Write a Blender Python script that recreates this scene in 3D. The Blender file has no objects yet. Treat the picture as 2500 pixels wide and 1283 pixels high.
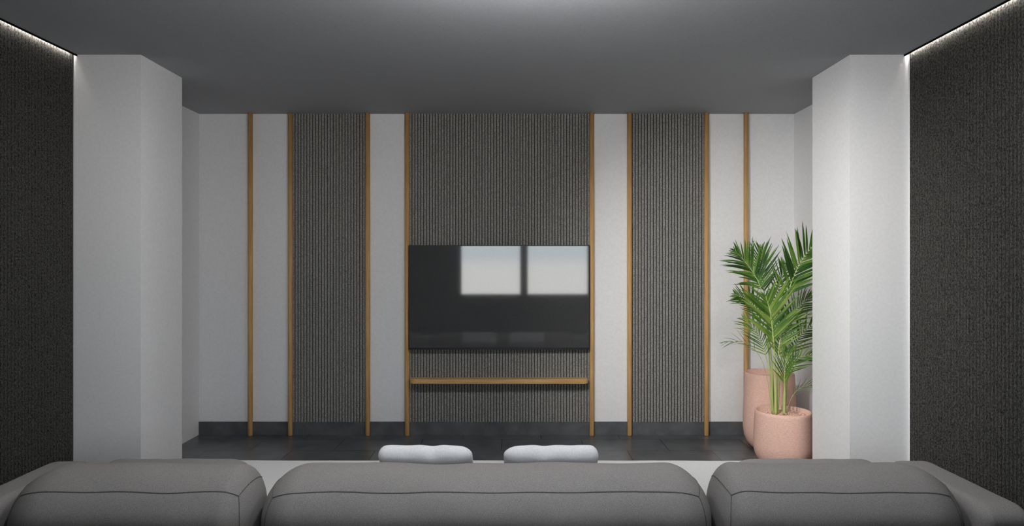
import bpy, bmesh, math, random
from mathutils import Vector, noise, Matrix

R = math.radians
F = 1600.0                      # focal length in pixels of the 2500 x 1283 frame
EYE = 1.34
B = 5.123                       # back wall
H = 2.504                       # ceiling
XL, XR = -2.445, 2.205          # side walls
YR = -0.4                       # rear wall (behind the camera)
YC0, YC1 = 3.666, 4.123         # piers
CL, CR = -2.076, 1.890          # inner faces of the piers
SC = bpy.context.scene
COL = SC.collection


def pt(px, py, Y):
    return Vector(((px - 1250.0) / F * Y, Y, EYE - (py - 641.5) / F * Y))


# ------------------------------------------------------------------ materials
def new_mat(name):
    m = bpy.data.materials.new(name)
    m.use_nodes = True
    nt = m.node_tree
    return m, nt, nt.nodes['Principled BSDF']


def coords(nt, scale=(1, 1, 1), loc=(0, 0, 0)):
    tc = nt.nodes.new('ShaderNodeTexCoord')
    mp = nt.nodes.new('ShaderNodeMapping')
    mp.inputs['Scale'].default_value = scale
    mp.inputs['Location'].default_value = loc
    nt.links.new(tc.outputs['Object'], mp.inputs['Vector'])
    return mp.outputs['Vector']


def noise_node(nt, vec, scale, detail=3, rough=0.5):
    n = nt.nodes.new('ShaderNodeTexNoise')
    n.inputs['Scale'].default_value = scale
    n.inputs['Detail'].default_value = detail
    n.inputs['Roughness'].default_value = rough
    nt.links.new(vec, n.inputs['Vector'])
    return n.outputs['Fac']


def ramp(nt, fac, stops):
    r = nt.nodes.new('ShaderNodeValToRGB')
    el = r.color_ramp.elements
    el[0].position, el[0].color = stops[0][0], (*stops[0][1], 1)
    el[1].position, el[1].color = stops[-1][0], (*stops[-1][1], 1)
    for p, c in stops[1:-1]:
        e = el.new(p)
        e.color = (*c, 1)
    nt.links.new(fac, r.inputs['Fac'])
    return r.outputs['Color']


def bump(nt, bs, h, strength, dist):
    b = nt.nodes.new('ShaderNodeBump')
    b.inputs['Strength'].default_value = strength
    b.inputs['Distance'].default_value = dist
    nt.links.new(h, b.inputs['Height'])
    nt.links.new(b.outputs['Normal'], bs.inputs['Normal'])
    return b


def speckled(name, c0, c1, scale, rough=0.9, bmp=0.3, dist=0.002, stretch=(1, 1, 1), spec=0.3, lo=0.35, hi=0.65, detail=3):
    m, nt, bs = new_mat(name)
    v = coords(nt, stretch)
    n = noise_node(nt, v, scale, detail)
    nt.links.new(ramp(nt, n, [(lo, c0), (hi, c1)]), bs.inputs['Base Color'])
    bs.inputs['Roughness'].default_value = rough
    bs.inputs['Specular IOR Level'].default_value = spec
    if bmp:
        bump(nt, bs, n, bmp, dist)
    return m


M = {}
M['plaster'] = speckled('white_plaster', (.79, .79, .80), (.83, .83, .84), 60, .85, .12, .002, spec=.25)
M['ceiling'] = speckled('grey_ceiling_paint', (.36, .372, .392), (.40, .412, .432), 120, .85, .15, .002, spec=.2)
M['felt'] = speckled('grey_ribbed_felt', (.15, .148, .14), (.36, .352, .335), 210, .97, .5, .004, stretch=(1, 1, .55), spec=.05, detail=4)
M['shaded_side_felt'] = speckled('grey_ribbed_felt_shaded', (.018, .0178, .017), (.085, .082, .077), 210, .97, .5, .004, stretch=(1, 1, .55), spec=.03, detail=4)  # same grey felt, darkened to paint in the grazing shade on the side walls
M['felt_groove'] = speckled('dark_groove_felt', (.02, .02, .02), (.045, .045, .042), 200, 1, 0, spec=.0)
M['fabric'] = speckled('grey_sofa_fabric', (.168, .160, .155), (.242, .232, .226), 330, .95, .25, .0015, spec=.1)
M['lit_seat_fabric'] = speckled('grey_seat_fabric_lit', (.43, .43, .43), (.53, .53, .525), 330, .95, .25, .0015, spec=.1)  # same grey sofa fabric, lightened to paint in the light on the seat
M['seam'] = speckled('dark_seam_thread', (.07, .067, .065), (.11, .105, .10), 300, .9, 0, spec=.1)
M['white_fabric'] = speckled('white_pillow_cotton', (.58, .58, .60), (.66, .66, .68), 180, .95, .2, .0015, spec=.1)
M['pot'] = speckled('pink_clay', (.74, .46, .37), (.83, .55, .46), 70, .8, .35, .003, stretch=(1, 1, 2.5), spec=.3)
M['gravel'] = speckled('pink_gravel', (.55, .33, .25), (.86, .60, .50), 60, .9, .5, .006, spec=.2)
M['black'] = speckled('black_plastic', (.006, .006, .007), (.010, .010, .011), 90, .4, 0, spec=.4)
M['black_profile'] = speckled('black_cove_profile', (.004, .004, .004), (.007, .007, .007), 90, .8, 0, spec=.1)
M['alu'] = speckled('grey_window_frame', (.10, .11, .12), (.13, .14, .15), 40, .5, 0, spec=.4)
M['stem'] = speckled('palm_stalk', (.42, .50, .17), (.58, .62, .26), 30, .6, .1, .002, stretch=(1, 1, .2), spec=.3)
M['base'] = speckled('dark_sofa_plinth', (.03, .03, .03), (.05, .05, .05), 60, .8, 0, spec=.2)


def wood():
    m, nt, bs = new_mat('oak_wood')
    v = coords(nt, (1, 1, .055))
    n = noise_node(nt, v, 75, 5, .6)
    nt.links.new(ramp(nt, n, [(.25, (.40, .215, .075)), (.55, (.56, .335, .135)), (.8, (.66, .43, .20))]), bs.inputs['Base Color'])
    bs.inputs['Roughness'].default_value = .55
    bs.inputs['Specular IOR Level'].default_value = .3
    return m


def wood_flat():
    m, nt, bs = new_mat('oak_shelf_wood')
    v = coords(nt, (.055, 1, 1))
    n = noise_node(nt, v, 75, 5, .6)
    nt.links.new(ramp(nt, n, [(.25, (.44, .24, .085)), (.55, (.58, .36, .15)), (.8, (.66, .44, .22))]), bs.inputs['Base Color'])
    bs.inputs['Roughness'].default_value = .5
    bs.inputs['Specular IOR Level'].default_value = .3
    return m


M['wood'] = wood()
M['shelf_wood'] = wood_flat()


def leaf_mat(name, c0, c1, c2):
    m, nt, bs = new_mat(name)
    g = nt.nodes.new('ShaderNodeNewGeometry')
    v = coords(nt)
    n = noise_node(nt, v, 9, 3)
    ad = nt.nodes.new('ShaderNodeMath')
    ad.operation = 'MULTIPLY_ADD'
    ad.inputs[1].default_value = .55
    nt.links.new(g.outputs['Random Per Island'], ad.inputs[0])
    nt.links.new(n, ad.inputs[2])
    nt.links.new(ramp(nt, ad.outputs[0], [(.42, c0), (.72, c1), (1.0, c2)]), bs.inputs['Base Color'])
    bs.inputs['Roughness'].default_value = .42
    bs.inputs['Specular IOR Level'].default_value = .4
    tr = nt.nodes.new('ShaderNodeBsdfTranslucent')
    tr.inputs['Color'].default_value = (.16, .30, .03, 1)
    mx = nt.nodes.new('ShaderNodeMixShader')
    mx.inputs['Fac'].default_value = .22
    out = nt.nodes['Material Output']
    nt.links.new(bs.outputs[0], mx.inputs[1])
    nt.links.new(tr.outputs[0], mx.inputs[2])
    nt.links.new(mx.outputs[0], out.inputs['Surface'])
    return m


M['leaf'] = leaf_mat('palm_leaf', (.012, .048, .008), (.035, .115, .014), (.12, .24, .03))
M['young_leaf'] = leaf_mat('young_palm_leaf', (.035, .10, .012), (.10, .22, .025), (.27, .38, .07))


def tile_mat(name, with_joints=True):
    m, nt, bs = new_mat(name)
    v0 = coords(nt)
    n1 = noise_node(nt, v0, 7, 6, .62)
    n2 = noise_node(nt, v0, 160, 2)
    mixn = nt.nodes.new('ShaderNodeMath')
    mixn.operation = 'MULTIPLY_ADD'
    mixn.inputs[1].default_value = .25
    nt.links.new(n2, mixn.inputs[0])
    nt.links.new(n1, mixn.inputs[2])
    col = ramp(nt, mixn.outputs[0], [(.45, (.064, .069, .076)), (.85, (.128, .135, .143))])
    if with_joints:
        br = nt.nodes.new('ShaderNodeTexBrick')
        br.offset, br.offset_frequency = .5, 2
        br.inputs['Scale'].default_value = 1
        br.inputs['Brick Width'].default_value = .6
        br.inputs['Row Height'].default_value = .3
        br.inputs['Mortar Size'].default_value = .0028
        br.inputs['Mortar Smooth'].default_value = .1
        br.inputs['Color1'].default_value = (1, 1, 1, 1)
        br.inputs['Color2'].default_value = (.84, .82, .82, 1)
        br.inputs['Mortar'].default_value = (.12, .12, .12, 1)
        v = coords(nt, (1, 1, 1), (1.576 + 6, -4.686 + 9, 0))
        nt.links.new(v, br.inputs['Vector'])
        mul = nt.nodes.new('ShaderNodeMixRGB')
        mul.blend_type = 'MULTIPLY'
        mul.inputs['Fac'].default_value = 1
        nt.links.new(col, mul.inputs[1])
        nt.links.new(br.outputs['Color'], mul.inputs[2])
        col = mul.outputs[0]
        inv = nt.nodes.new('ShaderNodeMath')
        inv.operation = 'SUBTRACT'
        inv.inputs[0].default_value = 1
        nt.links.new(br.outputs['Fac'], inv.inputs[1])
        bump(nt, bs, inv.outputs[0], .6, .002)
    nt.links.new(col, bs.inputs['Base Color'])
    bs.inputs['Roughness'].default_value = .30 if with_joints else .55
    bs.inputs['Specular IOR Level'].default_value = .5
    return m


M['tile'] = tile_mat('dark_stone_tiles')
M['skirting'] = tile_mat('dark_stone_skirting', False)


def screen_mat():
    m, nt, bs = new_mat('black_glass_screen')
    v = coords(nt)
    n = noise_node(nt, v, 260, 2)
    nt.links.new(ramp(nt, n, [(.3, (.04, .041, .043)), (.7, (.062, .063, .065))]), bs.inputs['Base Color'])
    bs.inputs['Roughness'].default_value = .045
    bs.inputs['Specular IOR Level'].default_value = .88
    return m


M['screen'] = screen_mat()


def glass_mat():
    m, nt, bs = new_mat('window_glass')
    nt.nodes.remove(bs)
    t = nt.nodes.new('ShaderNodeBsdfTransparent')
    t.inputs['Color'].default_value = (.97, .98, .98, 1)
    g = nt.nodes.new('ShaderNodeBsdfGlossy')
    g.inputs['Roughness'].default_value = .02
    fr = nt.nodes.new('ShaderNodeFresnel')
    fr.inputs['IOR'].default_value = 1.45
    mx = nt.nodes.new('ShaderNodeMixShader')
    nt.links.new(fr.outputs[0], mx.inputs['Fac'])
    nt.links.new(t.outputs[0], mx.inputs[1])
    nt.links.new(g.outputs[0], mx.inputs[2])
    nt.links.new(mx.outputs[0], nt.nodes['Material Output'].inputs['Surface'])
    return m


M['glass'] = glass_mat()


def emit_mat(name, col, strength):
    m, nt, bs = new_mat(name)
    bs.inputs['Base Color'].default_value = (.8, .8, .8, 1)
    bs.inputs['Emission Color'].default_value = (*col, 1)
    bs.inputs['Emission Strength'].default_value = strength
    return m


LED_STRENGTH = 70.0
M['led'] = emit_mat('led_diffuser', (1, .95, .88), LED_STRENGTH)


# ------------------------------------------------------------------ builders
def link(name, bm, m, parent=None, smooth=False):
    bmesh.ops.recalc_face_normals(bm, faces=bm.faces)
    me = bpy.data.meshes.new(name)
    bm.to_mesh(me)
    bm.free()
    o = bpy.data.objects.new(name, me)
    COL.objects.link(o)
    for mm in (m if isinstance(m, (list, tuple)) else [m]):
        me.materials.append(mm)
    if smooth:
        for p in me.polygons:
            p.use_smooth = True
    if parent is not None:
        o.parent = parent
        o.matrix_parent_inverse = Matrix.Translation(parent.location).inverted()
    return o


def thing(name, label, cat, loc=(0, 0, 0), group=None):
    o = bpy.data.objects.new(name, None)
    o.empty_display_size = .1
    COL.objects.link(o)
    o.location = loc
    return tag(o, label, cat, group)


def tag(o, label, cat, group=None):
    o['label'], o['category'] = label, cat
    if group:
        o['group'] = group
    return o


def struct(o):
    o['kind'] = 'structure'
    return o


def add_box(bm, x0, x1, y0, y1, z0, z1, bev=0.0, seg=2):
    r = bmesh.ops.create_cube(bm, size=1)
    vs = r['verts']
    for v in vs:
        v.co = Vector(((x0 + x1) / 2 + v.co.x * (x1 - x0), (y0 + y1) / 2 + v.co.y * (y1 - y0), (z0 + z1) / 2 + v.co.z * (z1 - z0)))
    if bev:
        es = {e for v in vs for e in v.link_edges}
        bmesh.ops.bevel(bm, geom=list(es), offset=bev, segments=seg, profile=.6, affect='EDGES')


def box(name, m, x0, x1, y0, y1, z0, z1, parent=None, bev=0.0):
    bm = bmesh.new()
    add_box(bm, x0, x1, y0, y1, z0, z1, bev)
    return link(name, bm, m, parent)


def add_tube(bm, pts, rad, seg=8, cap=True):
    pts = [Vector(p) for p in pts]
    n = len(pts)
    rads = rad if isinstance(rad, (list, tuple)) else [rad] * n
    rings = []
    ref = Vector((0, 1, 0))
    for i, p in enumerate(pts):
        t = (pts[min(i + 1, n - 1)] - pts[max(i - 1, 0)]).normalized()
        a = ref - t * ref.dot(t)
        if a.length < .15:
            a = Vector((1, 0, 0)) - t * t.x
        a.normalize()
        b = t.cross(a)
        rings.append([bm.verts.new(p + (a * math.cos(2 * math.pi * k / seg) + b * math.sin(2 * math.pi * k / seg)) * rads[i]) for k in range(seg)])
    for r0, r1 in zip(rings, rings[1:]):
        for k in range(seg):
            bm.faces.new((r0[k], r0[(k + 1) % seg], r1[(k + 1) % seg], r1[k]))
    if cap:
        bm.faces.new(rings[0])
        bm.faces.new(rings[-1])


def add_lathe(bm, prof, cx, cy, seg=56):
    rings = []
    for r, z in prof:
        if r < 1e-5:
            rings.append([bm.verts.new((cx, cy, z))])
        else:
            rings.append([bm.verts.new((cx + r * math.cos(2 * math.pi * k / seg), cy + r * math.sin(2 * math.pi * k / seg), z)) for k in range(seg)])
    for a, b in zip(rings, rings[1:]):
        for k in range(seg):
            k2 = (k + 1) % seg
            if len(a) == 1 and len(b) == 1:
                continue
            if len(a) == 1:
                bm.faces.new((a[0], b[k], b[k2]))
            elif len(b) == 1:
                bm.faces.new((a[k], a[k2], b[0]))
            else:
                bm.faces.new((a[k], a[k2], b[k2], b[k]))


# ------------------------------------------------------------------ the room
struct(box('floor', M['tile'], XL - .1, XR + .1, YR - .2, B + .15, -.12, 0))
COVE = .017
RECESS = .015                   # the panelled side walls stand back by this much
PT = .012                        # thickness of the side panels
# ceiling slab with a cove slot along each panelled side wall
bm = bmesh.new()
add_box(bm, XL - RECESS + PT + COVE, XR + RECESS - PT - COVE, YR - .15, YC0, H, H + .10)
add_box(bm, XL - .1, XR + .1, YC0, B + .15, H, H + .10)
add_box(bm, XL - .15, XR + .15, YR - .2, B + .15, H + .22, H + .32)
struct(link('ceiling', bm, M['ceiling']))
struct(box('wall_back', M['plaster'], XL - .15, XR + .15, B, B + .15, -.1, H + .3))
for nm, x0, x1, x2 in (('wall_left', XL - .15, XL - RECESS, XL), ('wall_right', XR + .15, XR + RECESS, XR)):
    bm = bmesh.new()
    add_box(bm, min(x0, x1), max(x0, x1), YR - .2, YC0 + .1, -.1, H + .3)
    add_box(bm, min(x0, x2), max(x0, x2), YC0 + .1, B + .15, -.1, H + .3)
    struct(link(nm, bm, M['plaster']))
struct(box('wall_left_pier', M['plaster'], XL - .03, CL, YC0, YC1, -.02, H + .02))
struct(box('wall_right_pier', M['plaster'], CR, XR + .03, YC0, YC1, -.02, H + .02))

# rear wall with the double window that the screen mirrors
VD = 2 * B - YR
wx0, wx1 = (1127 - 1250) / F * VD, (1434 - 1250) / F * VD
wz0 = EYE - (717 - 641.5) / F * VD
wz1 = 1.68
fr = .07
ox0, ox1, oz0, oz1 = wx0 - fr, wx1 + fr, wz0 - fr, wz1 + fr
bm = bmesh.new()
add_box(bm, XL - .15, ox0, YR - .2, YR, -.1, H + .3)
add_box(bm, ox1, XR + .15, YR - .2, YR, -.1, H + .3)
add_box(bm, ox0, ox1, YR - .2, YR, -.1, oz0)
add_box(bm, ox0, ox1, YR - .2, YR, oz1, H + .3)
struct(link('wall_rear', bm, M['felt']))
win = bpy.data.objects.new('window_1', None)
COL.objects.link(win)
win.location = ((ox0 + ox1) / 2, YR - .1, oz0)
struct(win)
bm = bmesh.new()
mx = (1279 - 1250) / F * VD
yf0, yf1 = YR - .13, YR - .07
add_box(bm, ox0, wx0, yf0, yf1, oz0, oz1)
add_box(bm, wx1, ox1, yf0, yf1, oz0, oz1)
add_box(bm, wx0, wx1, yf0, yf1, oz0, wz0)
add_box(bm, wx0, wx1, yf0, yf1, wz1, oz1)
add_box(bm, mx - .062, mx + .062, yf0, yf1, wz0, wz1)
link('window_frame', bm, M['alu'], win)
box('pane', M['glass'], wx0, mx - .062, YR - .104, YR - .098, wz0, wz1, win)
box('pane', M['glass'], mx + .062, wx1, YR - .104, YR - .098, wz0, wz1, win)
struct(box('wall_added_shade', M['plaster'], XL, XR, 2.12, 2.20, 0, .452))  # added low wall, out of view, keeps window light off the sofa back

# skirting of the back wall
struct(box('baseboard_back', M['skirting'], XL, XR, B - .010, B, 0, EYE - (1029 - 641.5) / F * (B - .01)))
ZB = EYE - (1029 - 641.5) / F * (B - .01)


# ------------------------------------------------------------------ ribbed panels
PITCH = .0227
RIBS = [(-.50, 0), (-.5, .55), (-.43, .80), (-.30, .95), (-.10, 1.0), (.10, 1.0), (.30, .95), (.43, .80), (.5, .55), (.50, 0)]


def rib_panel(name, a0, a1, z0, z1, place, depth=.014, width=.0188, backing=.004, parent=None, mat=None):
    """ribs run vertically; place(a, d, z) maps (along wall, off wall, height) to world"""
    bm = bmesh.new()
    n = max(1, int((a1 - a0) / PITCH))
    p = (a1 - a0) / n

    def quad(pts):
        vs = [bm.verts.new(place(*q)) for q in pts]
        return bm.faces.new(vs)
    # backing board
    c = [(a0, 0), (a1, 0), (a1, backing), (a0, backing)]
    lo = [bm.verts.new(place(a, d, z0)) for a, d in c]
    hi = [bm.verts.new(place(a, d, z1)) for a, d in c]
    for k in range(4):
        bm.faces.new((lo[k], lo[(k + 1) % 4], hi[(k + 1) % 4], hi[k]))
    bm.faces.new(lo)
    bm.faces.new(hi)
    for f in bm.faces:
        f.material_index = 1
    for i in range(n):
        ac = a0 + (i + .5) * p
        lo, hi = [], []
        for u, w in RIBS:
            d = backing * .5 + w * (depth - backing * .5)
            lo.append(bm.verts.new(place(ac + u * width, d, z0)))
            hi.append(bm.verts.new(place(ac + u * width, d, z1)))
        for k in range(len(RIBS) - 1):
            bm.faces.new((lo[k], lo[k + 1], hi[k + 1], hi[k]))
        bm.faces.new(lo)
        bm.faces.new(hi)
    return link(name, bm, [mat or M['felt'], M['felt_groove']], parent)


def back_x(px, Y=B):
    return (px - 1250) / F * Y


GP = 'ribbed grey felt panels'
on_back = lambda a, d, z: Vector((a, B - .0012 - d, z))
o = rib_panel('acoustic_panel', back_x(714), back_x(893), ZB, H, on_back)
tag(o, 'narrow ribbed grey felt wall panel left of the television, between two wooden poles', 'wall panel', GP)
o = rib_panel('acoustic_panel', back_x(999), back_x(1440), ZB, H, on_back)
tag(o, 'wide ribbed grey felt wall panel behind the television and the wooden shelf', 'wall panel', GP)
o = rib_panel('acoustic_panel', back_x(1543), back_x(1720), ZB, H, on_back)
tag(o, 'narrow ribbed grey felt wall panel right of the television, between two wooden poles', 'wall panel', GP)
o = rib_panel('acoustic_panel', YR + .01, YC0 - .004, .0, H + .20, lambda a, d, z: Vector((XL - RECESS + .0005 + d, a, z)), depth=PT, mat=M['shaded_side_felt'])
tag(o, 'large shade-darkened ribbed felt panel covering the left side wall up to the pier', 'wall panel', GP)
o = rib_panel('acoustic_panel', YR + .01, YC0 - .022, .0, H + .20, lambda a, d, z: Vector((XR + RECESS - .0005 - d, a, z)), depth=PT, mat=M['shaded_side_felt'])
tag(o, 'large shade-darkened ribbed felt panel covering the right side wall up to the pier', 'wall panel', GP)

# cove lighting: a black edge profile and a light strip in each slot
for s, xe, side in ((-1, XL - RECESS + PT + COVE, 'left'), (1, XR + RECESS - PT - COVE, 'right')):
    struct(box('trim_1' if s < 0 else 'trim_2', M['black_profile'], min(xe, xe + s * .003), max(xe, xe + s * .003), YR, YC0, H - .010, H + .10))
    t = thing('cove_light', 'slim white light strip hidden in the ceiling slot above the %s ribbed side wall' % side, 'light strip', (xe, 1.4, H + .11), 'cove light strips')
    x0, x1 = sorted((xe + s * .0032, xe + s * .0044))
    box('profile', M['alu'], x0, x1, YR + .05, YC0 - .03, H - .006, H + .050, t)
    x0, x1 = sorted((xe + s * .0044, xe + s * .0060))
    box('diffuser', M['led'], x0, x1, YR + .06, YC0 - .04, H - .004, H + .026, t)

# ------------------------------------------------------------------ wooden poles
poles = [
    (611, 'round wooden pole standing alone at far left, white wall on both sides'),
    (708.7, 'round wooden pole along the left edge of the narrow ribbed panel at left'),
    (897.5, 'round wooden pole along the right edge of the narrow ribbed panel at left'),
    (994, 'round wooden pole touching the left edge of the television'),
    (1444.7, 'round wooden pole touching the right edge of the television'),
    (1537, 'round wooden pole along the left edge of the narrow ribbed panel at right'),
    (1724.7, 'round wooden pole along the right edge of the narrow ribbed panel at right'),
    (1821.5, 'round wooden pole partly behind the palm leaves and the taller pink planter'),
]
YP = B - .031
PR = 5.8 / F * YP
for px, lab in poles:
    bm = bmesh.new()
    x = (px - 1250) / F * YP
    add_lathe(bm, [(0, 0), (PR * .86, 0), (PR, .005), (PR, H - .0015), (0, H - .0015)], 0, 0, 28)
    o = link('wooden_pole', bm, M['wood'])
    for p_ in o.data.polygons:
        p_.use_smooth = abs(p_.normal.z) < .5
    o.location = (x, YP, 0)
    tag(o, lab, 'pole', 'round wooden poles on the back wall')

# ------------------------------------------------------------------ television
YT = 5.058
tv = thing('television', 'large black flat screen television on the ribbed panel, mirroring a double window', 'television', (0, 0, 0))
a, b = pt(997, 598, YT), pt(1440, 853, YT)
tv.location = ((a.x + b.x) / 2, YT, b.z)
bm = bmesh.new()
add_box(bm, a.x, b.x, YT, YT + .012, b.z, a.z, .003)
link('casing', bm, M['black'], tv)
s0, s1 = pt(999.3, 600, YT), pt(1437.7, 848, YT)
box('screen', M['screen'], s0.x, s1.x, YT - .0012, YT + .004, s1.z, s0.z, tv)
box('rear_housing', M['black'], a.x + .12, b.x - .12, YT + .012, YT + .035, b.z + .06, a.z - .12, tv, .004)
box('wall_bracket', M['black'], tv.location.x - .25, tv.location.x + .25, YT + .035, B - .0155, b.z + .2, b.z + .6, tv)
box('lower_bezel', M['black'], a.x + .001, b.x - .001, YT - .003, YT + .004, b.z + .001, s1.z - .0005, tv)

# ------------------------------------------------------------------ shelf
sx0, sx1 = back_x(1000, 5.03), back_x(1436, 5.03)
sy0, sz1 = 5.010, .4505
sz0 = sz1 - .036
prof = []
rc = .045
for k in range(9):
    t = math.pi / 2 * k / 8
    prof.append((sx0 + rc - rc * math.cos(t), sy0 + rc - rc * math.sin(t)))
for k in range(9):
    t = math.pi / 2 * k / 8
    prof.append((sx1 - rc + rc * math.sin(t), sy0 + rc - rc * math.cos(t)))
prof += [(sx1, B - .0155), (sx0, B - .0155)]
bm = bmesh.new()
lo = [bm.verts.new((x, y, sz0)) for x, y in prof]
hi = [bm.verts.new((x, y, sz1)) for x, y in prof]
for k in range(len(prof)):
    k2 = (k + 1) % len(prof)
    bm.faces.new((lo[k], lo[k2], hi[k2], hi[k]))
bm.faces.new(lo)
ftop = bm.faces.new(hi)
bmesh.ops.recalc_face_normals(bm, faces=bm.faces)
es = [e for e in bm.edges if abs(e.verts[0].co.z - e.verts[1].co.z) < 1e-5 and min(v.co.y for v in e.verts) < B - .012]
bmesh.ops.bevel(bm, geom=es, offset=.004, segments=2, profile=.5, affect='EDGES')
o = link('wall_shelf', bm, M['shelf_wood'])
tag(o, 'long thin wooden shelf with rounded corners below the television', 'shelf')


# ------------------------------------------------------------------ soft shapes
def rmap(p, lo, hi, rl, rh):
    """rounded box with its own radius per side"""
    d, q = [0, 0, 0], [0, 0, 0]
    for i in range(3):
        a, b = lo[i] + rl[i], hi[i] - rh[i]
        if p[i] < a:
            q[i], d[i] = a, (p[i] - a) / rl[i]
        elif p[i] > b:
            q[i], d[i] = b, (p[i] - b) / rh[i]
        else:
            q[i] = p[i]
    l2 = math.sqrt(sum(c * c for c in d))
    if l2 > 1e-9:
        li = max(abs(c) for c in d)
        d = [c / l2 * li for c in d]
    return Vector([q[i] + d[i] * (rl[i] if d[i] < 0 else rh[i]) for i in range(3)])


def samples(lo, hi, rl, rh, n_mid, n_r):
    out = [lo + rl * k / n_r for k in range(n_r)]
    a, b = lo + rl, hi - rh
    if b - a > 1e-6:
        out += [a + (b - a) * k / n_mid for k in range(n_mid)]
    out += [b + rh * k / n_r for k in range(n_r + 1)]
    return out


def soft_box(lo, hi, rl, rh, mids=(24, 4, 6), n_r=8, deform=None):
    bm = bmesh.new()
    S = [samples(lo[i], hi[i], rl[i], rh[i], mids[i], n_r) for i in range(3)]
    cache = {}

    def V(i, j, k):
        key = (i, j, k)
        if key not in cache:
            c = rmap((S[0][i], S[1][j], S[2][k]), lo, hi, rl, rh)
            if deform:
                c = deform(c)
            cache[key] = bm.verts.new(c)
        return cache[key]
    nx, ny, nz = (len(s) - 1 for s in S)
    for i in range(nx):
        for j in range(ny):
            for k in (0, nz):
                bm.faces.new((V(i, j, k), V(i + 1, j, k), V(i + 1, j + 1, k), V(i, j + 1, k)))
    for i in range(nx):
        for k in range(nz):
            for j in (0, ny):
                bm.faces.new((V(i, j, k), V(i + 1, j, k), V(i + 1, j, k + 1), V(i, j, k + 1)))
    for j in range(ny):
        for k in range(nz):
            for i in (0, nx):
                bm.faces.new((V(i, j, k), V(i, j + 1, k), V(i, j + 1, k + 1), V(i, j, k + 1)))
    return bm


def wob(seed, amp, scale):
    def f(c):
        n = noise.noise_vector(Vector((c.x * scale + seed * 7.3, c.y * scale, c.z * scale)))
        return c + Vector((n.x * amp * .5, n.y * amp, n.z * amp))
    return f


# ------------------------------------------------------------------ sofa
SY0 = 2.40
sofa = thing('sofa', 'long grey fabric sofa seen from behind with three wide back cushions', 'sofa', (-.1, 2.8, 0))
box('plinth', M['base'], -1.9, 1.7, SY0 + .08, 3.12, 0, .10, sofa)
bm = soft_box((-1.93, SY0 + .03, .09), (1.73, 3.23, .25), (.03,) * 3, (.03,) * 3, (20, 6, 3), 3)
link('seat_frame', bm, M['fabric'], sofa, True)
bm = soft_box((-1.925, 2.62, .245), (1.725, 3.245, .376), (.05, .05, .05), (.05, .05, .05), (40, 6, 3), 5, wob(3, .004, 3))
link('seat_cushion', bm, M['lit_seat_fabric'], sofa, True)
for x0, x1, rl, rh in ((-2.118, -1.935, .05, .04), (1.735, 1.925, .04, .05)):
    bm = soft_box((x0, SY0 - .0, .06), (x1, 3.06, .443 if x0 > 0 else .440), (rl, .07, .03), (rh, .12, .06), (4, 14, 6), 6, wob(x0, .005, 4))
    link('armrest', bm, M['fabric'], sofa, True)

cush = [(-1.948, -.992, .20, .10, 1), (-.980, .776, .17, .17, 2), (.786, 1.745, .10, .20, 3)]
for x0, x1, rxl, rxr, sd in cush:
    lo, hi = (x0, SY0, .262), (x1, 2.80, .538)
    rl, rh = (rxl, .19, .03), (rxr, .20, .195)
    df = wob(sd, .011, 4.2)
    bm = soft_box(lo, hi, rl, rh, (34, 1, 4), 10, df)
    c = link('back_cushion', bm, M['fabric'], sofa, True)

    def seam(pts):
        return [df(rmap(p, lo, hi, rl, rh)) for p in pts]
    bm = bmesh.new()
    N = 60
    yb = SY0
    add_tube(bm, seam([(x0 + (x1 - x0) * k / N, lo[1], hi[2]) for k in range(N + 1)]), .0022, 6)
    for xx in (x0, x1):
        add_tube(bm, seam([(xx, lo[1], lo[2] + .03 + (hi[2] - lo[2] - .03) * k / 20) for k in range(21)]), .0018, 6)
        add_tube(bm, seam([(xx, lo[1] + (hi[1] - lo[1]) * k / 24, hi[2]) for k in range(25)]), .0018, 6)
    link('seam', bm, M['seam'], c)


# ------------------------------------------------------------------ pillows
def pillow(name, m, cx, cy, cz, w, h, t, tilt, label, group, seed, amp=.008, puff=.25, droop=0.0, mirror=1, rx=(.035, .08)):
    """slab w wide, h long, t thick leaning on the back cushions; its upper end faces the camera"""
    def df(c):
        u, v = 2 * c.x / w, 2 * c.z / h
        k = 1 - puff * max(0, (max(abs(u), abs(v)) - .45)) ** 2 / .3
        c = Vector((c.x, c.y * max(.35, k), c.z))
        q = mirror * u
        c.z -= max(0, v) * droop * (math.exp(-((q - .17) / .15) ** 2) + .5 * math.exp(-((q + .35) / .2) ** 2))
        n = noise.noise_vector(Vector((c.x * mirror, c.y, c.z)) * 11 + Vector((seed * 3.1, 0, 0)))
        return c + n * amp
    r = min(t * .48, .06)
    bm = soft_box((-w / 2, -t / 2, -h / 2), (w / 2, t / 2, h / 2), ((rx[0] if mirror > 0 else rx[1]), r, r), ((rx[1] if mirror > 0 else rx[0]), r, r), (24, 2, 14), 6, df)
    bmesh.ops.rotate(bm, verts=bm.verts, matrix=Matrix.Rotation(tilt, 3, 'X'))
    o = link(name, bm, m, None, True)
    o.location = (cx, cy, cz)
    tag(o, label, 'pillow', group)
    return o


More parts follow.
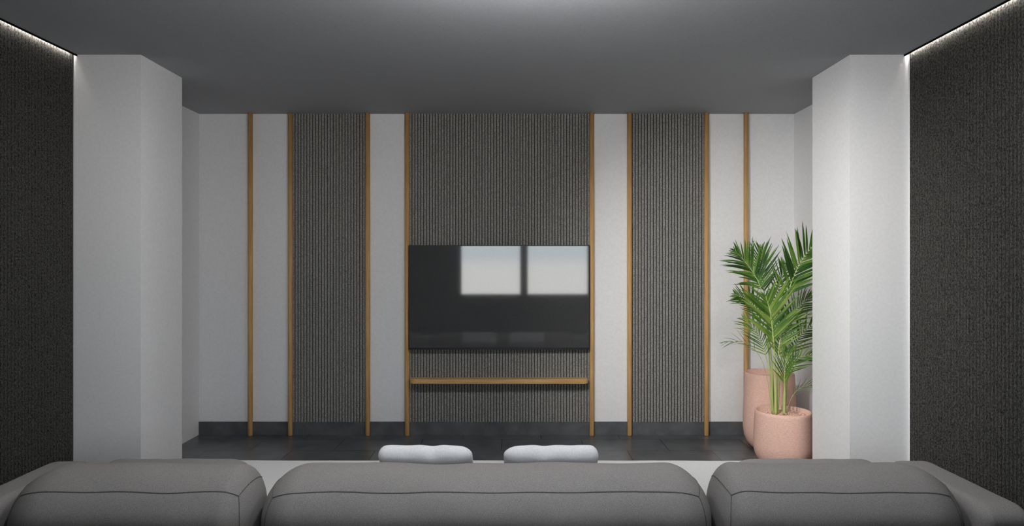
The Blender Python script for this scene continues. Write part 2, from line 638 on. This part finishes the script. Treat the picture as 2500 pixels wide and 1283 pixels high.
WP = 'white pillows on the sofa'
PTK = .084
for px0, px1, sd, lab in ((921, 1151, 1, 'white pillow with a dented top on the sofa, below the left half of the television'),
                          (1232, 1463, -1, 'white pillow with a dented top on the sofa, below the right half of the television')):
    Yp = 2.735
    x0, x1 = (px0 - 1250) / F * Yp, (px1 - 1250) / F * Yp
    e0, e1 = -.040, .150
    c_ = Vector((0, 2.741, .489)) + Vector((0, .7071, .7071)) * (PTK / 2 + .012) + Vector((0, .7071, -.7071)) * (e0 + e1) / 2
    pillow('throw_pillow', M['white_fabric'], (x0 + x1) / 2, c_.y, c_.z, x1 - x0 + .006, e1 - e0, PTK, R(45), lab, WP, 1.3, .004, .1, .012, sd)
for px0, px1, sd, lab in ((248, 600, 1, 'grey pillow just showing above the left back cushion of the sofa'),
                          (1800, 2146, -1, 'grey pillow just showing above the right back cushion of the sofa')):
    Yp = 2.90
    x0, x1 = (px0 - 1250) / F * Yp, (px1 - 1250) / F * Yp
    pillow('throw_pillow', M['fabric'], (x0 + x1) / 2, 2.893, .4235, x1 - x0, .16, .078, R(90), lab, 'grey pillows on the sofa', 2.1, .003, .1, .0, sd, (.06, .10))


# ------------------------------------------------------------------ planters and palm
def pot_profile(rim, belly, foot, h, zb, wall=.012, soil=.05):
    p = [(0, 0), (foot, 0)]
    N = 10
    for k in range(1, N + 1):
        t = k / N
        s = math.sin(t * math.pi / 2)
        p.append((foot + (belly - foot) * s, zb * (1 - math.cos(t * math.pi / 2))))
    for k in range(1, 13):
        t = k / 12
        p.append((belly + (rim - belly) * (t ** 1.6), zb + (h - zb) * t))
    p.append((rim - wall * .3, h + .003))
    p.append((rim - wall, h))
    p.append((rim - wall - .002, h - soil - .02))
    p.append((0, h - soil - .02))
    return p


def gravel(cx, cy, r, z, seed):
    rnd = random.Random(seed)
    bm = bmesh.new()
    N, S = 7, 30
    c = bm.verts.new((cx, cy, z + .012))
    prev = None
    for i in range(1, N + 1):
        rr = r * i / N
        ring = []
        for k in range(S):
            a = 2 * math.pi * k / S
            ring.append(bm.verts.new((cx + rr * math.cos(a), cy + rr * math.sin(a), z + .014 * (1 - (i / N) ** 2) + rnd.uniform(-.005, .005))))
        for k in range(S):
            if prev:
                bm.faces.new((prev[k], prev[(k + 1) % S], ring[(k + 1) % S], ring[k]))
            else:
                bm.faces.new((c, ring[k], ring[(k + 1) % S]))
        prev = ring
    for _ in range(140):
        a, rr = rnd.uniform(0, 2 * math.pi), r * math.sqrt(rnd.random()) * .95
        s = rnd.uniform(.005, .011)
        res = bmesh.ops.create_icosphere(bm, subdivisions=1, radius=s)
        off = Vector((cx + rr * math.cos(a), cy + rr * math.sin(a), z + .014 * (1 - (rr / r) ** 2) + .002))
        for v in res['verts']:
            v.co = Vector((v.co.x, v.co.y, v.co.z * .7)) + off
    return bm


# taller pot behind
Yb_, xb_ = 4.75, (1878.5 - 1250) / F * 4.75
t = thing('planter', 'tall pink clay planter with a rounded base behind the palm', 'planter', (xb_, Yb_, 0), 'pink clay planters')
bm = bmesh.new()
hb = EYE - (909 - 641.5) / F * Yb_
add_lathe(bm, pot_profile(.169, .183, .095, hb, .17), xb_, Yb_)
link('pot', bm, M['pot'], t, True)
link('gravel', gravel(xb_, Yb_, .160, hb - .045, 3), M['gravel'], t)

# palm in the lower pot
Yf_, xf_ = 4.365, (1911.5 - 1250) / F * 4.365
palm = thing('potted_palm', 'green feather palm growing in the lower pink clay planter by the right pier', 'potted plant', (xf_, Yf_, 0))
bm = bmesh.new()
hf = EYE - (1002 - 641.5) / F * Yf_
add_lathe(bm, pot_profile(.176, .1865, .105, hf, .13), xf_, Yf_)
link('pot', bm, M['pot'], palm, True)
link('gravel', gravel(xf_, Yf_, .166, hf - .03, 5), M['gravel'], palm)


def catmull(P, n):
    out = []
    Q = [2 * P[0] - P[1]] + P + [2 * P[-1] - P[-2]]
    m = len(P) - 1
    for i in range(n + 1):
        u = m * i / n
        k = min(int(u), m - 1)
        f = u - k
        a, b, c, d = Q[k:k + 4]
        out.append(.5 * ((2 * b) + (c - a) * f + (2 * a - 5 * b + 4 * c - d) * f * f + (3 * b - a - 3 * c + d) * f ** 3))
    return out


def leaflet(bm, base, dirv, up, length, width, droop, rnd):
    dirv = dirv.normalized()
    side = dirv.cross(up)
    if side.length < .05:
        side = dirv.cross(Vector((1, 0, 0)))
    side.normalize()
    nrm = side.cross(dirv).normalized()
    prev = None
    N = 6
    for i in range(N + 1):
        s = i / N
        w = width * (math.sin(math.pi * min(1, (s * .92 + .08)) ** .75) ** .8 if s < 1 else 0) + .0003
        c = base + dirv * length * s + Vector((0, 0, -1)) * droop * length * s * s
        f = .28 * w
        cur = [bm.verts.new(c - side * w + nrm * f), bm.verts.new(c), bm.verts.new(c + side * w + nrm * f)]
        if prev:
            for k in range(2):
                bm.faces.new((prev[k], prev[k + 1], cur[k + 1], cur[k]))
        prev = cur


def frond(ctrl, start, n, L, width, ang0, ang1, seed, rad=.0035, droop=.15, face=(0, -1, .35), sides=(1, 1), lprof=None, mat='leaf'):
    """ctrl: (px, py, Y) points of the stalk; leaflets sit from `start` (0..1) to the tip"""
    rnd = random.Random(seed)
    P = catmull([pt(*c) for c in ctrl], 48)
    bm = bmesh.new()
    face = Vector(face).normalized()
    for i in range(n):
        s = i / (n - 1)
        u = start + (1 - start) * s
        k = min(int(u * 48), 47)
        base = P[k].lerp(P[k + 1], u * 48 - k)
        t = (P[min(k + 1, 48)] - P[max(k - 1, 0)]).normalized()
        lat = t.cross(face).normalized()
        env = (lprof(s) if lprof else (.55 + .45 * math.sin(math.pi * min(1, s * .85 + .15)) - .35 * s ** 3))
        for sg, en in ((1, sides[0]), (-1, sides[1])):
            if en <= 0:
                continue
            a = ang0 + (ang1 - ang0) * s + rnd.uniform(-.10, .10)
            d = t * math.cos(a) + lat * sg * math.sin(a) + face * rnd.uniform(.02, .32)
            leaflet(bm, base, d, face, L * en * env * rnd.uniform(.86, 1.1), width * .78 * (1 - .35 * s) * rnd.uniform(.8, 1.15), droop * rnd.uniform(.4, 1.5), rnd)
    # keep the leaf clear of the wall behind
    for v in bm.verts:
        v.co.x = min(v.co.x, XR - .01)
        v.co.y = min(v.co.y, B - .06)
    o = link('frond', bm, M[mat], palm, True)
    bm = bmesh.new()
    add_tube(bm, P, [rad * (1 - .75 * i / 48) for i in range(49)], 7)
    link('stalk', bm, M['stem'], o, True)
    return o


Y0 = 4.36
# tall right frond
frond([(1914, 1012, Y0), (1916, 900, Y0 + .02), (1909, 775, Y0 + .03), (1932, 690, Y0 + .06), (1962, 628, Y0 + .10), (2004, 580, Y0 + .14)], .53, 19, .285, .0135, .80, .55, 11, .0060, .07)
# left arching frond
frond([(1884, 1012, Y0), (1880, 900, Y0), (1872, 780, Y0 - .02), (1858, 705, Y0 - .03), (1832, 655, Y0 - .04), (1795, 612, Y0 - .05)], .60, 23, .235, .0085, .95, .38, 12, .0048, .13)
# upright frond behind
frond([(1890, 1010, Y0 + .02), (1884, 880, Y0 + .06), (1868, 740, Y0 + .10), (1862, 660, Y0 + .13), (1858, 606, Y0 + .15)], .58, 19, .21, .0066, .70, .35, 13, .0044, .05)
# central frond in front
frond([(1894, 1012, Y0 - .02), (1892, 910, Y0 - .04), (1888, 830, Y0 - .06), (1881, 765, Y0 - .08), (1869, 722, Y0 - .09)], .50, 24, .31, .0098, .88, .62, 14, .0090, .05, mat='young_leaf')
# second central frond, a little to the right
frond([(1899, 1012, Y0), (1900, 930, Y0 - .02), (1900, 870, Y0 - .04), (1908, 812, Y0 - .05), (1926, 765, Y0 - .05)], .52, 17, .22, .0080, .85, .5, 15, .0070, .08, mat='young_leaf')
# right middle frond leaning to the pier
frond([(1916, 1012, Y0 + .02), (1922, 930, Y0 + .05), (1937, 862, Y0 + .08), (1958, 815, Y0 + .12), (1995, 785, Y0 + .16)], .52, 14, .20, .0066, .85, .45, 16, .0048, .10)
# right lower frond
frond([(1912, 1010, Y0 - .03), (1916, 940, Y0 - .05), (1928, 900, Y0 - .05), (1950, 874, Y0 - .03), (1988, 862, Y0)], .42, 13, .17, .0055, .80, .4, 17, .0060, .06, mat='young_leaf')
# short fan at the right of the stalks
frond([(1915, 1010, Y0 - .06), (1916, 960, Y0 - .08), (1915, 915, Y0 - .10), (1922, 855, Y0 - .11)], .52, 13, .19, .0055, .62, .30, 18, .0062, .03, mat='young_leaf')
# left lower feathery frond
frond([(1888, 1010, Y0 - .02), (1882, 930, Y0 - .03), (1870, 870, Y0 - .04), (1850, 815, Y0 - .05), (1815, 778, Y0 - .05)], .52, 18, .20, .0048, .80, .35, 19, .0046, .12, mat='young_leaf')
# thin arching frond at left
frond([(1884, 1010, Y0 + .01), (1874, 930, Y0), (1854, 868, Y0 - .02), (1815, 834, Y0 - .04), (1765, 836, Y0 - .05)], .58, 8, .13, .0018, .45, .2, 20, .0024, .16)
# upright shaded fronds deep in the crown
frond([(1892, 1010, Y0 + .05), (1890, 880, Y0 + .10), (1892, 760, Y0 + .14), (1905, 690, Y0 + .17), (1915, 645, Y0 + .19)], .55, 16, .19, .0062, .8, .35, 21, .0040, .08)
frond([(1900, 1010, Y0 + .05), (1905, 900, Y0 + .10), (1920, 810, Y0 + .16), (1945, 755, Y0 + .20), (1978, 722, Y0 + .22)], .52, 15, .20, .0066, .85, .4, 22, .0040, .12)
frond([(1890, 1010, Y0 + .03), (1882, 900, Y0 + .06), (1864, 800, Y0 + .08), (1835, 742, Y0 + .09), (1796, 718, Y0 + .08)], .58, 16, .18, .0062, .85, .35, 23, .0040, .13)
# wispy seedling at the right
frond([(1921, 1012, Y0 - .02), (1928, 980, Y0 - .04), (1945, 953, Y0 - .05), (1968, 940, Y0 - .04), (1985, 938, Y0 - .03)], .40, 7, .09, .0017, .6, .3, 24, .0018, .05)

# ------------------------------------------------------------------ light
W = bpy.data.worlds.new('outside')
SC.world = W
W.use_nodes = True
nt = W.node_tree
bg = nt.nodes['Background']
tc = nt.nodes.new('ShaderNodeTexCoord')
sep = nt.nodes.new('ShaderNodeSeparateXYZ')
nt.links.new(tc.outputs['Generated'], sep.inputs[0])
rp = nt.nodes.new('ShaderNodeValToRGB')
mp = nt.nodes.new('ShaderNodeMath')
mp.operation = 'MULTIPLY_ADD'
mp.inputs[1].default_value, mp.inputs[2].default_value = .5, .5
nt.links.new(sep.outputs['Z'], mp.inputs[0])
nt.links.new(mp.outputs[0], rp.inputs['Fac'])
el = rp.color_ramp.elements
el[0].position, el[0].color = .0, (1.0, .97, .94, 1)
el[1].position, el[1].color = 1.0, (.66, .74, .84, 1)
e = el.new(.499)
e.color = (1.0, .98, .955, 1)
e = el.new(.503)
e.color = (.78, .84, .88, 1)
nt.links.new(rp.outputs['Color'], bg.inputs['Color'])
WORLD = 8.2
bg.inputs['Strength'].default_value = WORLD

# portal in the window opening (guides sampling of the daylight)
pl = bpy.data.lights.new('window_portal', 'AREA')
pl.shape = 'RECTANGLE'
pl.size, pl.size_y = wx1 - wx0, wz1 - wz0
pl.cycles.is_portal = True
po = bpy.data.objects.new('window_portal', pl)
COL.objects.link(po)
po.location = ((wx0 + wx1) / 2, YR - .05, (wz0 + wz1) / 2)
po.rotation_euler = (R(90), 0, 0)

# added bowl uplight, out of view, brightening the ceiling
PX, PY, PZ = .10, 2.08, 2.275
t = thing('added_uplight', 'added white bowl uplight, out of view behind the sofa, brightening the ceiling', 'lamp', (PX, PY, PZ))
bm = bmesh.new()
G = .042
add_lathe(bm, [(0, PZ - G)] + [(G * math.sin(math.pi * k / 14), PZ - G * math.cos(math.pi * k / 14)) for k in range(1, 14)] + [(0, PZ + G)], PX, PY, 28)
link('bulb', bm, emit_mat('added_uplight_bulb', (1, 1, 1), 1700), t, True)
bm = bmesh.new()
bo = [(.082 * math.sin(math.pi / 2 * k / 12), PZ + .012 - .09 * math.cos(math.pi / 2 * k / 12)) for k in range(13)]
bi = [(max(0, r - .004), z + .004 * (k < 12)) for k, (r, z) in enumerate(bo)]
add_lathe(bm, bo + bi[::-1], PX, PY, 36)
link('bowl_shade', bm, M['plaster'], t, True)
bm = bmesh.new()
add_tube(bm, [(PX, PY, PZ + .041), (PX, PY, H - .02)], .003, 8)
link('cord', bm, M['black'], t)
bm = bmesh.new()
add_lathe(bm, [(0, H - .022), (.045, H - .022), (.05, H - .001), (0, H - .001)], PX, PY, 28)
link('ceiling_rose', bm, M['black'], t)

# added downlights, out of view, lighting the sofa top and the walls
ring_m = M['black_profile']
lens_m = emit_mat('added_downlight_lens', (1, 1, .995), 560)
for x, where in ((-1.05, 'left back cushion'), (.10, 'middle back cushion'), (1.15, 'right back cushion')):
    t = thing('added_downlight', 'small round added ceiling light, out of view above the %s of the sofa' % where, 'added_downlight', (x, 2.56, H), 'added downlights')
    bm = bmesh.new()
    add_lathe(bm, [(.052, H - .0005), (.052, H - .004), (.066, H - .004), (.068, H - .0005)], x, 2.56, 32)
    link('ring', bm, ring_m, t)
    bm = bmesh.new()
    add_lathe(bm, [(0, H - .0012), (.050, H - .0012)], x, 2.56, 32)
    link('lens', bm, lens_m, t)

# added bare spot under the ceiling behind the sofa, brightening the right corner
sp = bpy.data.lights.new('added_corner_fill', 'SPOT')
sp.energy = 240
sp.color = (1, .975, .94)
sp.spot_size, sp.spot_blend = R(70), 1.0
sp.shadow_soft_size = .12
so = bpy.data.objects.new('added_corner_fill', sp)
COL.objects.link(so)
so.location = (-.35, 2.2, 2.38)
so.rotation_euler = (Vector((2.0, 4.75, .55)) - so.location).to_track_quat('-Z', 'Y').to_euler()

# ------------------------------------------------------------------ camera
cd = bpy.data.cameras.new('camera')
cam = bpy.data.objects.new('camera', cd)
COL.objects.link(cam)
cam.location = (0, 0, EYE)
cam.rotation_euler = (R(90), 0, 0)
cd.sensor_fit = 'HORIZONTAL'
cd.sensor_width = 36
cd.lens = F / 2500 * 36
cd.clip_start = .05
SC.camera = cam

SC.view_settings.view_transform = 'Standard'
SC.view_settings.look = 'None'
SC.view_settings.gamma = 1
SC.view_settings.exposure = 0
SC.cycles.max_bounces = 10
SC.cycles.diffuse_bounces = 6
SC.cycles.use_denoising = True
